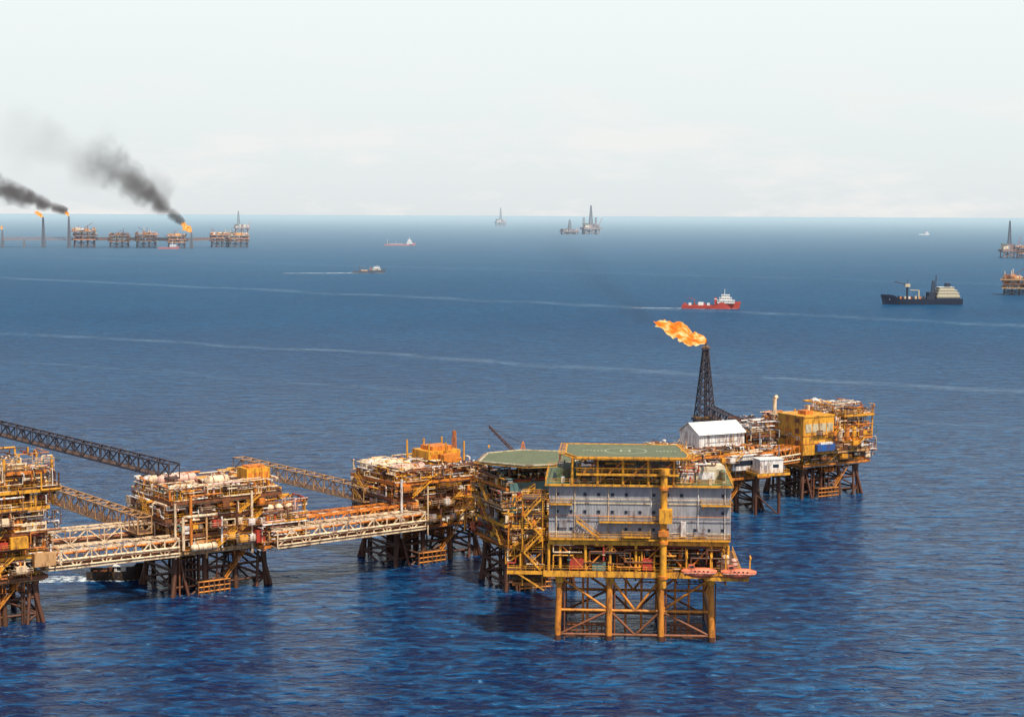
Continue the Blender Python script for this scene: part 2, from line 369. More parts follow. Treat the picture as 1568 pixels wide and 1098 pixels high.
for x0,x1 in((-15,-6.5),(8,15)):
    y=-8.5
    J.bx(x0,x1,y,y+3,2.6,2.75,'brown')
    k=0
    while x0+k*1.1<x1: J.tube((x0+k*1.1,y,-.5),(x0+k*1.1,y,3.2),.16,'brown'); k+=1
    for z in(.3,1.6,3.2): J.tube((x0,y,z),(x1,y,z),.16,'brown')
for x in(-11.5,-10.5,-2,1.5,9,12): J.tube((x,-4,-4),(x,-4,15),.25,'orange',8)
D.deck(-20,22.8,-12.5,12.5,15.6,'yellow',dp=1.2,rl=False)
D.rail([(-20,-12.5,15.7),(22.8,-12.5,15.7),(22.8,12.5,15.7)],'yellow'); D.rail([(-20,-12.5,15.7),(-20,12.5,15.7)],'yellow')
D.deck(-19,20,-12,12,22.3,'yellow',dp=.9)
for x in[-19,-16.5,-11,-5.6,0,5.6,11,16.4,20]:
    for y in(-11.6,0,11.6): D.tube((x,y,15.6),(x,y,21.5),.32,'yellow',8)
for i,(a,b) in enumerate(zip([-16.5,-11,-5.6,0,5.6,11],[-11,-5.6,0,5.6,11,16.4])):
    D.tube((a,-11.6,15.7 if i%2 else 21.4),(b,-11.6,21.4 if i%2 else 15.7),.2,'orange',8)
    for y in(0,11.6): D.tube((a,y,15.7 if i%2 else 21.4),(b,y,21.4 if i%2 else 15.7),.2,'orange',8)
palm=[('rust',16),('brown',16),('yellow',18),('red',6),('dark',18),('grey',8),('teal',6),('cream',6),('orange',10)]
for i in range(9):
    for j in range(4):
        if r.random()<.85: item(T,r,-16.5+i*4.2,-8.5+j*5.4,15.65,3.8,4.2,4.8,palm)
spaghetti(T,r,(-18,20,-12,-8,16,21.3),90,palm); spaghetti(T,r,(-18,20,-8,10,16,21.3),70,palm)
for k in range(9): T.tube((-18,-11+k*.7,21.0-(k%2)*.3),(19,-11+k*.7,21.0-(k%2)*.3),.16,pick(r,palm))
T.box((-8,-11,16.6),(3,1.6,1.7),'teal'); T.box((2.6,-11.2,17.2),(2.2,1.4,2.6),'red'); T.box((-13,-11,17),(3.4,1.5,2.4),'red')
spaghetti(T,r,(-18,20,-11,11,12.8,14.4),60,palm)
# living quarters
x0,x1,y0,y1=-18.9,20.4,-11.2,11.2
z0,z1=22.9,34.3; fh=(z1-z0)/3
B.bx(x0,x1,y0,y1,z0,z1,'wall')
n=int((x1-x0)/.62)
for i in range(n+1):
    x=x0+(x1-x0)*i/n; B.bx(x-.13,x+.13,y0-.07,y0+.01,z0+.1,z1-.1,'wall')
for i in range(int((y1-y0)/.62)):
    y=y0+.3+i*.62
    B.bx(x0-.07,x0+.01,y-.13,y+.13,z0+.1,z1-.1,'wall'); B.bx(x1-.01,x1+.07,y-.13,y+.13,z0+.1,z1-.1,'wall')
for f in range(3):
    z=z0+f*fh
    if f: B.bx(x0-.1,x1+.1,y0-.22,y0-.08,z-.16,z+.12,'grey' if f==1 else 'beige'); 
    for i in range(13):
        x=x0+1.7+i*3.0
        if r.random()<.8:
            B.bx(x-.42,x+.42,y0-.13,y0-.06,z+1.5,z+2.3,'grey'); B.bx(x-.33,x+.33,y0-.16,y0-.128,z+1.58,z+2.22,'glass')
    for i in range(6):
        y=y0+2+i*3.6; B.bx(x0-.13,x0-.06,y-.5,y+.5,z+1.5,z+2.4,'paint'); B.bx(x0-.16,x0-.128,y-.38,y+.38,z+1.62,z+2.28,'glass')
for x,z in((-13.2,z0),(8.6,z0),(10.3,z0),(15,z0),(-1,z0+fh)):
    B.bx(x-.55,x+.55,y0-.2,y0-.06,z+.1,z+2.3,'grey')
for x in(-17.4,-13.4,-6.1,3.2,13.4,19.2): B.tube((x,y0-.25,z0),(x,y0-.25,z1+.5),.11,'cream' if x<0 else 'white')
B.bx(9.7,10.8,y0-.8,y0-.07,z0+.4,z0+3.8,'white'); B.bx(-16.8,-15,y0-.5,y0-.07,z0+2.2,z0+3.5,'grey'); B.bx(12.6,15.2,y0-.6,y0-.07,z0+.5,z0+1.5,'grey')
def balc(x0_,x1_,z,d=1.5,m='yellow'):
    B.bx(x0_,x1_,y0-.1-d,y0-.1,z-.12,z,'grating'); B.bx(x0_,x1_,y0-.15-d,y0-.05-d,z-.3,z+.05,m)
    B.rail([(x0_,y0-.1,z),(x0_,y0-.1-d,z),(x1_,y0-.1-d,z),(x1_,y0-.1,z)],m)
    k=x0_+.5
    while k<x1_: B.beam((k,y0-.1-d,z-.1),(k,y0-.1,z-1.3),.12,m); k+=3
balc(-8,6,z0+fh,1.5,'yellow'); balc(-18.9,20.4,z0,1.7); balc(-18.9,-14,z0+fh*2,1.5); balc(-3,3,z0+.02+fh*.2,2.6); balc(14,20.4,z0+2*fh,1.2)
B.stairs((-8,y0-1,z0),(-13,y0-1,z0+fh),1,'yellow')
for z in (z0+1.2,z0+fh+1,z0+2*fh+.9): B.tube((x0,y0-.3,z),(x1,y0-.3,z),.07,pick(r,[('cream',1),('grey',1),('orange',1)]))
B.bx(x0-1.0,x1+.6,y0-1.2,y1+1,z1,z1+.45,'yellow'); B.bx(x0-.8,x1+.4,y0-1,y1+.8,z1+.45,z1+.5,'green')
B.rail([(x0-.9,y0-1.1,z1+.5),(x1+.5,y0-1.1,z1+.5),(x1+.5,y1+.9,z1+.5),(x0-.9,y1+.9,z1+.5)],'yellow',close=True)
T.tube((5.9,-13.6,12.5),(5.9,-13.6,37.2),.75,'yellow',14)
for z in(14.8,22.4,29,34.2): T.tube((5.9,-13.6,z-.3),(5.9,-13.6,z+.3),1.05,'orange',14)
T.box((6.3,-13.9,28.3),(2.8,2.2,3.0),'yellow'); T.box((5.9,-13.7,24.5),(2.2,2,1.2),'orange')
T.tube((5.9,-13.6,37.2),(5.9,-13.6,38.6),1.15,'yellow',14)
z=z1+.5
B.bx(-9,9,-7,6,z,z+3.4,'grey'); B.bx(-8,-1,-7.2,-7,z+.5,z+2.8,'glass'); B.bx(1,7,-7.3,-7,z+.3,z+2.6,'teal')
B.bx(-17.5,-12.5,-8,2,z,z+2.6,'green'); B.bx(13,19.5,-9,-2,z,z+3.0,'beige'); B.bx(13.6,17,-9.1,-9,z+.8,z+2.4,'white')
B.bx(9.6,12.6,-9,-5,z,z+2.1,'white'); B.vessel((13.5,2,z+1.6),(19,2,z+1.6),1.3,'cream'); B.vessel((18.6,-10,z+1),(18.6,-10,z+2.8),.7,'green')
for i in range(14): B.box((r.uniform(-18,19),r.uniform(-11,-8),z+.5),(r.uniform(.5,1.6),r.uniform(.5,1.2),r.uniform(.7,1.6)),pick(r))
spaghetti(B,r,(-17,17,-11,8,z+.3,z+4.4),80)
# helideck
hz=z1+6.6; hx0,hx1,hy0,hy1=-15.5,11.2,-13.5,7.5
hp=[(hx0+2.6,hy0),(hx1-.5,hy0),(hx1,hy0+5),(hx1-1.8,hy1),(hx0,hy1),(hx0,hy0+6)]
H=MB(); nn=len(hp)
H.add([(x,y,hz) for x,y in hp]+[(x,y,hz-.35) for x,y in hp],[tuple(range(nn)),tuple(range(2*nn-1,nn-1,-1))]+[(i,i+nn,(i+1)%nn+nn,(i+1)%nn) for i in range(nn)],'helideck')
for i in range(nn):
    a=Vector((*hp[i],hz-.25));b=Vector((*hp[(i+1)%nn],hz-.25)); H.beam(a,b,.3,'yellow',.7)
    cc=Vector((-2,-3,hz)); a2=a+(a-cc).normalized()*1.7+Vector((0,0,.25)); b2=b+(b-cc).normalized()*1.7+Vector((0,0,.25)); H.beam(a2,b2,.14,'yellow')
    k=int((b-a).length/1.3)
    for j in range(k+1): H.beam(a.lerp(b,j/k),a2.lerp(b2,j/k),.08,'yellow')
    H.beam(a.lerp(a2,.5),b.lerp(b2,.5),.06,'yellow'); H.beam(a.lerp(a2,.25),b.lerp(b2,.25),.06,'yellow')
cx,cy=-2.3,-3; seg=40
def ring(r0,r1,zz,m):
    vs=[(cx+rr*math.cos(2*math.pi*i/seg),cy+rr*math.sin(2*math.pi*i/seg),zz) for rr in(r0,r1) for i in range(seg)]
    H.add(vs,[(i,(i+1)%seg,seg+(i+1)%seg,seg+i) for i in range(seg)],m)
ring(4.4,4.8,hz+.006,'hmark')
for a,b,c_,d in((-2.9,-2.4,-4.6,-1.4),(-1.0,-.5,-4.6,-1.4),(-2.4,-1.0,-3.2,-2.8)): H.bx(a-.7,b-.7,c_,d,hz+.004,hz+.02,'hmark')
for k in range(6): H.bx(4.4+k*.8,4.8+k*.8,-3.8,-2.4,hz+.004,hz+.02,'hmark'); H.bx(-11.8+k*.8,-11.4+k*.8,-3.8,-2.4,hz+.004,hz+.02,'hmark')
for x in(-14,-8.5,-3,2.5,8):
    H.tube((x,-12.2,z),(x,-12.2,hz-.4),.3,'yellow',8); H.tube((x,4,z),(x,4,hz-.4),.3,'yellow',8)
    H.beam((x,hy0+.4,hz-.75),(x,hy1-.4,hz-.75),.3,'orange',.7); H.tube((x,-12.2,z+2),(x,-6,hz-1),.18,'orange')
for a,b in zip((-14,-8.5,-3,2.5),(-8.5,-3,2.5,8)):
    H.tube((a,-12.2,z+.2),(b,-12.2,hz-1),.16,'orange'); H.tube((a,-12.2,hz-2.6),(b,-12.2,hz-2.6),.16,'yellow')
H.deck(-13,9,-13,-11.6,z+2.4,'yellow','grating',.4)
H.stairs((10.5,-10,z),(10.5,-3,hz),1.1,'yellow')
# stair tower to the left
S=MB()
for k in range(5):
    zz=15.6+k*3.9; 
    for a in(-24.8,-20.4):
        for b_ in(-11,-5): 
            if k==0: S.tube((a,b_,12),(a,b_,31.5),.16,'yellow')
    S.bx(-25,-20,-11.2,-4.8,zz-.12,zz,'grating'); S.rail([(-25,-11.2,zz),(-20,-11.2,zz),(-20,-4.8,zz),(-25,-4.8,zz)],'yellow',close=True)
    if k<4:
        S.stairs((-24.4 if k%2 else -20.8,-11.6,zz),(-20.8 if k%2 else -24.4,-11.6,zz+3.9),1.1,'yellow')
        S.beam((-24.8,-11,zz),(-20.4,-11,zz+3.9),.2,'yellow'); S.beam((-24.8,-5,zz+3.9),(-24.8,-11,zz),.2,'yellow')
S.truss((-28,-6,16),(-20,-10,22),3,2.5,'yellow',n=4,t=.3); S.deck(-28,-20,-12,-4,15.4,'yellow'); S.deck(-27,-20,-9,0,12.2,'orange')
S.beam((-26,-12,15),(-20,-11,11),.3,'yellow'); S.beam((-26,-4,15),(-20,-4,11),.3,'yellow')
spaghetti(S,r,(-28,-20,-12,-3,12.5,30),45,palm)
D.deck(15,24.2,-15.2,-12.7,15.2,'yellow',rl=False); D.rail([(15,-15.2,15.3),(24.2,-15.2,15.3),(24.2,-12.7,15.3)],'yellow')
D.vessel((19.5,-12,17.2),(19.5,-12,19.2),.8,'cream'); D.vessel((21.4,-12,17.0),(21.4,-12,18.5),.7,'pink')
J.obj('jacket',e);D.obj('decks',e);B.obj('living_quarters',e);T.obj('machinery',e);H.obj('helideck',e);S.obj('stair_tower',e)
def lifeboat(loc,rz,L=6.6):
    e2=empty('lifeboat',loc,rz); h=MB(); n=12; st=11; vs=[]
    for i in range(st):
        t_=i/(st-1); x=(t_-.5)*L; w=math.sin(math.pi*min(max(t_,.02),.98))**.45
        for k in range(n):
            a=2*math.pi*k/n; cy_=math.cos(a)*1.25*w; cz=math.sin(a); cz=cz*1.25*w if cz<0 else cz*1.1*w
            vs.append((x,cy_,cz+(.25*abs(t_-.5)*2)))
    h.add(vs,[(i*n+k,i*n+(k+1)%n,(i+1)*n+(k+1)%n,(i+1)*n+k) for i in range(st-1) for k in range(n)],'lifeboat',True)
    h.box((-L*.22,0,1.3),(1.3,1.3,.7),'lifeboat'); h.box((-L*.22,-.66,1.35),(1,.04,.35),'glass')
    h.beam((-L*.46,-1.2,.1),(L*.46,-1.2,.1),.14,'pink'); h.beam((-L*.46,1.2,.1),(L*.46,1.2,.1),.14,'pink')
    for k in range(4): h.box((-.9+k*.9,-1.13,.5),(.4,.1,.28),'glass')
    h.obj('hull',e2)
    d=MB()
    for x in(-L*.34,L*.34):
        d.beam((x,0,.8),(x,0,3.2),.07,'dark'); d.beam((x,-.1,3.2),(x,2.2,3.4),.28,'yellow'); d.beam((x,2.2,3.4),(x,2.2,-.6),.28,'yellow')
    d.obj('davits',e2)
lifeboat((27.6+13.0,379-15.8,16.3),-3,7.6); lifeboat((27.6+21.4,379-16.6,16.3),-3,7.6)
lifeboat((4.6,384,13.2),80,5.5); lifeboat((-9,433,13),60,6)
# ------------------------------------------------------------------ platforms on the right
PALF=[('cream',14),('white',18),('rust',14),('brown',14),('grey',16),('yellow',10),('dark',6),('orange',8)]
def exF(D,E,P,r):
    E.bx(-18,-4,-10,6,14,19,'white'); E.bx(-6,10,-8,5,17,20.4,'white')
    x0,x1,y0,y1=-8.6,8.6,-7,4
    E.bx(x0,x1,y0,y1,20.4,24.8,'white')
    ym=(y0+y1)/2
    E.add([(x0-.6,y0-.8,24.6),(x1+.6,y0-.8,24.6),(x1+.6,ym,28),(x0-.6,ym,28),(x0-.6,y1+.8,24.6),(x1+.6,y1+.8,24.6)],[(0,1,2,3),(3,2,5,4)],'paint')
    E.add([(x0,y0,24.8),(x0,y1,24.8),(x0,ym,27.8)],[(0,1,2)],'white'); E.add([(x1,y0,24.8),(x1,y1,24.8),(x1,ym,27.8)],[(0,1,2)],'white')
    for k in range(12): E.bx(x0+.5+k*1.4,x0+.62+k*1.4,-7.06,-7.0,20.5,24.5,'grey')
    E.bx(-6,6,-7.12,-7.062,21.9,22.1,'grey'); E.bx(-5,5,-8.1,-8.01,18.1,19.6,'grey')
    E.bx(0,9,-13,-8.2,13.5,18,'white'); E.bx(-.3,9.3,-13.3,-8.12,18,18.3,'paint'); E.bx(1,8,-13.1,-13,15,16.6,'glass')
    for i in range(5): E.vessel((12+i*1.9,-2,17),(12+i*1.9,-2,26-i%2),.65,'grey')
    for i in range(4): P.tube((12+i*2,2,14),(12+i*2,2,28),.35,'rust',8)
    D.deck(10,20,-8,8,20,'brown'); D.deck(10,19,-9,8,23.6,'brown')
    spaghetti(P,r,(9,20,-10,6,13,28),140,PALF)
platform('compression_platform',(63,540,0),28,32,24,[11,15,18.6],61,pal=PALF,extra=exF,toph=3)
def exE(D,E,P,r):
    E.bx(-15.5,-2.5,-13,0,15,27.4,'yellow'); E.bx(-15.7,-2.3,-13.2,.2,27.4,27.9,'yellow')
    for k in range(4): E.bx(-14.5+k*3.0,-12+k*3.0,-13.1,-13,22.5,25.2,'beige')
    for z in(21.2,18.6): E.bx(-15.5,-2.5,-13.12,-13,z,z+.25,'orange')
    for z in(18,22,25.5): E.bx(-15.6,-15.5,-11,-9,z,z+1.6,'brown'); E.bx(-15.6,-15.5,-6,-4,z,z+1.6,'orange')
    E.bx(-10.5,-3,-14.6,-13.15,16.2,18.4,'blue'); E.bx(-9,-4,-14.4,-13.2,18.4,19,'white')
    E.bx(-12,-9,-10,-6,27.9,29.2,'orange'); E.tube((-5,-3,27.9),(-5,-3,30),.5,'cream',8)
    for i in range(3): E.vessel((1,-9+i*3.2,25.4),(9,-9+i*3.2,25.4),1.2,('white','cream','white')[i])
    for i in range(4): E.vessel((1+i*3,-12,19),(1+i*3,-12,23),.9,('cream','orange','yellow','brown')[i])
    P.tube((-13,5,14),(-13,5,32),.7,'cream',10); P.tube((-13,5,32),(-12,5,32.6),.7,'cream',10)
    P.tube((3,4,22),(3,4,31),.8,'white',10); P.tube((3,4,31),(5,4,30),.8,'white',10); P.tube((11,2,20),(11,2,29),.6,'white',10)
    D.deck(12,18,-8,2,20,'yellow'); D.deck(12,19,-10,4,15,'orange'); D.deck(2,15,-13,8,27.4,'yellow')
    for x in(3,9,15):
        for y in(-12,7): D.tube((x,y,20),(x,y,29),.28,'yellow')
    P.tube((18,-4,20),(21,-5,21.5),.3,'cream'); spaghetti(P,r,(0,15,-13,6,24,30.5),90); spaghetti(P,r,(10,18,-11,0,11,24),70)
platform('production_platform',(102,572,0),30,29,24,[11.5,15.5,19.6,23.6],71,extra=exE,toph=4)
bridge('pipe_bridge',(76,540,13),(92,556,13),6,5,'orange',n=6,t=.35,pipes=pp)
m=MB(); m.bx(-4,4,-2.5,2.5,0,4,'white'); m.bx(-4.2,4.2,-2.7,2.7,4,4.3,'paint'); m.bx(-2.5,-1.5,-2.56,-2.5,.3,2.4,'grey'); m.bx(.5,2.5,-2.56,-2.5,1.6,2.6,'glass')
m.deck(-5.5,5.5,-4,4,0,'yellow')
for x in(-4,4): m.tube((x,0,-17),(x,0,-.7),.5,'rust',8)
m.tube((-4,0,-7),(4,0,-14),.25,'rust',8)
o=m.obj('control_cabin'); o.location=(80,528,13.5); o.rotation_euler[2]=R(18)
e=empty('flare_tower',(73.5,646,0),12)
F=MB(); F.lattice((0,0),16,43,6.4,1.5,'steel',8,.5,.26); F.lattice((0,0),-4,16,8,6.4,'rust',3,.8,.4); F.deck(-4,4,-4,4,16,'steel','dark')
F.tube((0,0,16),(0,0,45),.4,'steel',8); F.tube((.8,.4,16),(.8,.4,42),.2,'dark'); F.deck(-1.3,1.3,-1.3,1.3,42.6,'steel','dark',.3)
F.tube((0,0,45),(0,0,46),.6,'dark',8)
F.obj('lattice',e)
bridge('flare_bridge',(75,640,18),(84,560,18),3,3.4,'steel',n=18,t=.35)
# ------------------------------------------------------------------ flames
def flame_mat():
    m=bpy.data.materials.new('flame'); m.use_nodes=True; nt=m.node_tree; nt.nodes.clear(); L=nt.links.new
    out=nt.nodes.new('ShaderNodeOutputMaterial'); em=nt.nodes.new('ShaderNodeEmission'); tr=nt.nodes.new('ShaderNodeBsdfTransparent'); mx=nt.nodes.new('ShaderNodeMixShader')
    tc=nt.nodes.new('ShaderNodeTexCoord'); mp=nt.nodes.new('ShaderNodeMapping'); mp.inputs['Scale'].default_value=(.2,.55,.55); L(tc.outputs['Object'],mp.inputs[0])
    n=nt.nodes.new('ShaderNodeTexNoise'); n.inputs['Scale'].default_value=1; n.inputs['Detail'].default_value=5; L(mp.outputs[0],n.inputs['Vector'])
    cr=nt.nodes.new('ShaderNodeValToRGB'); e=cr.color_ramp.elements; e[0].position=.37;e[0].color=(.88,.15,.02,1); e[1].position=.62;e[1].color=(1,.76,.32,1); x=e.new(.49); x.color=(1,.32,.035,1)
    L(n.outputs['Fac'],cr.inputs[0]); L(cr.outputs[0],em.inputs[0]); em.inputs[1].default_value=1.2
    c2=nt.nodes.new('ShaderNodeValToRGB'); c2.color_ramp.elements[0].position=.22;c2.color_ramp.elements[1].position=.40
    lw=nt.nodes.new('ShaderNodeLayerWeight'); lw.inputs[0].default_value=.35
    ma=nt.nodes.new('ShaderNodeMath'); ma.operation='MULTIPLY_ADD'; ma.inputs[1].default_value=-.26; L(lw.outputs['Facing'],ma.inputs[0]); L(n.outputs['Fac'],ma.inputs[2])
    L(ma.outputs[0],c2.inputs[0]); L(c2.outputs[0],mx.inputs[0]); L(tr.outputs[0],mx.inputs[1]); L(em.outputs[0],mx.inputs[2]); L(mx.outputs[0],out.inputs[0])
    return m
FM=flame_mat()
def flame(loc,dirv,L,W,seed,name='gas_flame'):
    r=random.Random(seed); vs=[];fs=[];n=14
    def tongue(p0,d,L,W):
        o=len(vs); st=22; ph=[r.uniform(0,6) for _ in range(6)]
        for i in range(st):
            t=i/(st-1); rad=W*.5*(math.sin(math.pi*min(1,t*.85+.06))**.8)*(1-t**4)+.02*W
            c=[p0[0]+d*t*L, p0[1]+.25*W*math.sin(t*9+ph[0])*t, p0[2]+.28*W*math.sin(t*7+ph[1])*t+ .04*L*t*t]
            for k in range(n):
                a=2*math.pi*k/n; q=rad*(1+.28*math.sin(3*a+t*14+ph[2])+.22*math.sin(5*a-t*21+ph[3])+.15*math.sin(t*33+ph[4]+a*2))
                vs.append((c[0],c[1]+q*math.cos(a),c[2]+q*math.sin(a)))
        for i in range(st-1):
            for k in range(n): fs.append((o+i*n+k,o+i*n+(k+1)%n,o+(i+1)*n+(k+1)%n,o+(i+1)*n+k))
    tongue((0,0,0),1,L,W)
    for i in range(5):
        f=r.uniform(.25,.75); tongue((L*f,r.uniform(-.2,.2)*W,r.uniform(-.3,.3)*W),1,L*(1.08-f)*r.uniform(.6,1),W*r.uniform(.35,.6))
    me=bpy.data.meshes.new(name); me.from_pydata(vs,[],fs); me.materials.append(FM)
    me.polygons.foreach_set('use_smooth',[True]*len(fs))
    o=bpy.data.objects.new(name,me); sc.collection.objects.link(o); o.location=loc
    o.rotation_euler=Vector(dirv).to_track_quat('X','Z').to_euler(); return o
flame((73.6,646,45.3),(-19,-3,6.2),20.5,5.6,3)
# ------------------------------------------------------------------ ships
def hull(mb,L,B,zd,zb,m,mdeck='grating',fc=.22,rake=.06):
    st=16; sec=[]
    for i in range(st):
        t=i/(st-1); x=(t-.5)*L
        w=B/2*(1 if t<.62 else max(.02,1-((t-.62)/.38)**2.2)); ww=w*(.93 if t<.8 else .93-.35*(t-.8)/.2)
        z=zd+(zb-zd)*max(0,min(1,(t-(1-fc)+.04)/.06))+ (t>1-fc)*(t-(1-fc))/fc*.8
        sec.append([(x+(rake*L*.5*t**6),-w,z),(x,-ww,.0),(x,-ww*.8,-1.5),(x,ww*.8,-1.5),(x,ww,.0),(x+(rake*L*.5*t**6),w,z)])
    vs=[p for s_ in sec for p in s_]
    fs=[(i*6+k,i*6+k+1,(i+1)*6+k+1,(i+1)*6+k) for i in range(st-1) for k in range(5)]
    mb.add(vs,fs,m); mb.add(vs,[(i*6+5,i*6,(i+1)*6,(i+1)*6+5) for i in range(st-1)],mdeck); mb.add(vs[:6],[tuple(range(6))],m)
    for a in(0,5):
        for i in range(st-1):
            p=Vector(sec[i][a]);q=Vector(sec[i+1][a]); mb.add([p,q,q+Vector((0,0,.9)),p+Vector((0,0,.9))],[(0,1,2,3)],m)
def tier(mb,x0,x1,w,z0,z1,m,win=True):
    mb.bx(x0,x1,-w/2,w/2,z0,z1,m); mb.bx(x0-.3,x1+.3,-w/2-.3,w/2+.3,z1,z1+.15,'paint')
    if win:
        n=int((x1-x0)/1.6)
        for i in range(n):
            x=x0+(x1-x0)*(i+.5)/n
            for s_ in(-1,1): mb.bx(x-.42,x+.42,s_*w/2-.04,s_*w/2+.04,(z0+z1)/2,(z0+z1)/2+.8,'glass')
        for x in(x0,x1): mb.bx(x-.04,x+.04,-w*.4,w*.4,(z0+z1)/2,(z0+z1)/2+.8,'glass')
e=empty('supply_ship',(199,1712,0),-8); s=MB(); h=MB(); hull(h,57,12,2.6,5.6,'red','brown',.36)
tier(s,7,24,11,5.6,8.4,'white');tier(s,9,21,10,8.55,11.2,'white');tier(s,11,19,9,11.35,14,'white'); s.tube((14,0,14),(14,0,20),.25,'white');s.beam((14,-2,17),(14,2,17),.2,'white')
for y in(-3.5,3.5): s.bx(4,6.5,y-.8,y+.8,4,11,'red'); s.bx(4,6.5,y-.82,y+.82,9.5,10.3,'white')
for i in range(6): s.box((-25+i*4.6,(-1)**i*2,4.0),(2.6,3,2.4+(i%2)),('red','white','brown','cream','red','white')[i])
s.bx(-12,-7,-4,4,2.8,6.2,'white'); s.tube((-16,0,3),(-16,0,9),.4,'red'); s.beam((-16,0,9),(-22,0,11),.4,'red'); s.tube((-27,0,3),(-27,0,6),.3,'red')
h.obj('hull',e,.05);s.obj('superstructure',e,.05)
e=empty('construction_ship',(435,1812,0),184); s=MB(); h=MB(); hull(h,84,17,5.4,9,'navy','brown',.16)
tier(s,-39,-14,15,5.4,9.4,'beige');tier(s,-38,-15,14.5,9.5,12.6,'beige');tier(s,-36,-16,14,12.8,15.6,'beige');tier(s,-33,-17,13,15.8,18.4,'beige')
s.bx(-39.2,-14,-7.6,7.6,5.6,7.4,'navy'); s.bx(-30,-25,-2.5,2.5,18.7,22.5,'navy'); s.tube((-15,0,18),(-15,0,31),.5,'steel',8); s.beam((-15,-3,26),(-15,3,26),.3,'steel'); s.lattice((-12,0),6,25,4,2,'steel',5,.4)
s.bx(-13,-6,-5,5,6,13,'navy')
s.tube((15,-3,6),(15,-3,19),1.1,'navy',10); s.box((15,-3,20),(5,4,3.2),'beige'); s.beam((15,-3,21),(29,-3,24),.9,'steel'); s.beam((15,-3,22),(15,-3,26),.4,'steel'); s.beam((15,-3,26),(29,-3,24),.15,'steel')
s.tube((4,2,6),(4,2,15),.8,'beige',8); s.beam((4,2,15),(14,3,15.5),.7,'beige')
for i in range(20): s.box((-5+i*2.1,random.Random(i).uniform(-5,5),6.8),(1.9,3,random.Random(i).uniform(1.5,5)),('navy','beige','steel','orange','white')[i%5])
h.obj('hull',e,.03);s.obj('superstructure',e,.05)
e=empty('cargo_ship',(-334,5060,0),5); s=MB();h=MB(); hull(h,91,16,4,7,'red','brown',.12); tier(s,20,38,14,5,9,'white');tier(s,22,36,13,9.2,14,'white');tier(s,24,34,12,14.2,19,'white'); s.tube((29,0,19),(29,0,26),.6,'white')
s.tube((-36,0,4),(-36,0,20),.7,'beige');s.tube((-10,0,4),(-10,0,14),.6,'beige'); s.bx(-30,10,-5,5,4,7,'grey')
h.obj('hull',e,.5);s.obj('superstructure',e,.35)
e=empty('work_boat',(-227,2700,0),3); s=MB();h=MB(); hull(h,50,11,2.6,4.6,'navy','brown',.3); tier(s,6,19,9,4.6,7.6,'beige');tier(s,8,17,8,7.8,10.6,'white'); s.tube((12,0,11),(12,0,18),.35,'steel'); s.bx(1,5,-3,3,4,9,'brown')
s.lattice((-14,0),3,10,3,2,'steel',3,.4); s.bx(-12,-2,-4,4,3,5.2,'tan'); s.beam((-14,0,10),(-2,0,8),.5,'steel')
h.obj('hull',e,.2);s.obj('superstructure',e,.25)
e=empty('work_boat',(2080,8650,0),0); s=MB(); hull(s,50,14,4,7,'white','white',.3); tier(s,6,20,12,7,16,'white'); s.obj('hull',e,.5)
e=empty('work_boat',(-895,4450,0),0); s=MB(); hull(s,52,12,4,6,'red','brown',.3); tier(s,4,20,10,6,12,'white'); s.tube((10,0,12),(10,0,20),.6,'white'); s.obj('hull',e,.35)
e=empty('tugboat',(-100.5,430,0),2,1.15); s=MB();h=MB(); hull(h,13,4.4,1.1,2.0,'dark','brown',.3); tier(s,-.5,3.5,2.8,1.2,3.0,'white'); s.tube((1,0,3),(1,0,5.6),.08,'white'); s.bx(-2.2,-1,-.8,.8,1.1,2.6,'rust')
for x in(-5,-3.6,-2.6): s.box((x,.4,1.4),(.8,1,.6),'orange')
for i in range(8):
    for y in(-2.2,2.2): h.tube((-5.5+i*1.2,y,.6),(-5.2+i*1.2,y,.6),.35,'dark',8)
h.obj('hull',e);s.obj('wheelhouse',e)
# ------------------------------------------------------------------ distant platforms and rigs
def farplat(px,Y,sc_,seed,L=36,haze=.3,nm='distant_platform',rz=20,zs=(13,19,25)):
    r=random.Random(seed); e=empty(nm,(px,Y,0),rz,sc_); m=MB(); k=MB()
    xs=[-L*.4,-L*.13,L*.13,L*.4]; jacket(m,r,xs,[-8,8],zs[0]-.7,'rust',leg=.7)
    for i,z in enumerate(zs):
        a=r.uniform(-3,3) if i else 0
        m.deck(-L/2+a,L/2-r.uniform(-2,4),-12,12,z,r.choice(('orange','brown','tan')),rl=False,dp=1.2)
        for x in xs: 
            for y in(-8,8): m.tube((x,y,z),(x,y,z+5.2),.6,'orange',6)
        for i in range(9):
            for j in range(3):
                if r.random()<.85: item(k,r,-L*.44+i*L*.11,-8+j*8,z,L*.11,6,5 if z<zs[-1] else r.uniform(2,8))
    k.bx(-L*.1,L*.2,-6,6,zs[-1],zs[-1]+r.uniform(3,6),pick(r,[('yellow',2),('cream',2),('white',1)]))
    k.bx(-L*.42,-L*.2,-7,4,zs[-1],zs[-1]+r.uniform(2,7),pick(r))
    for i in range(3): x=r.uniform(-.4,.4)*L; k.tube((x,4,zs[-1]),(x,4,zs[-1]+r.uniform(5,13)),.5,pick(r,[('cream',1),('brown',1)]))
    x=r.uniform(-.3,.3)*L; k.tube((x,-8,zs[-1]),(x,-8,zs[-1]+6),.8,'orange'); k.beam((x,-8,zs[-1]+6),(x+r.choice((-1,1))*12,-8,zs[-1]+13),.7,'brown')
    m.obj('structure',e,haze);k.obj('equipment',e,haze); return e
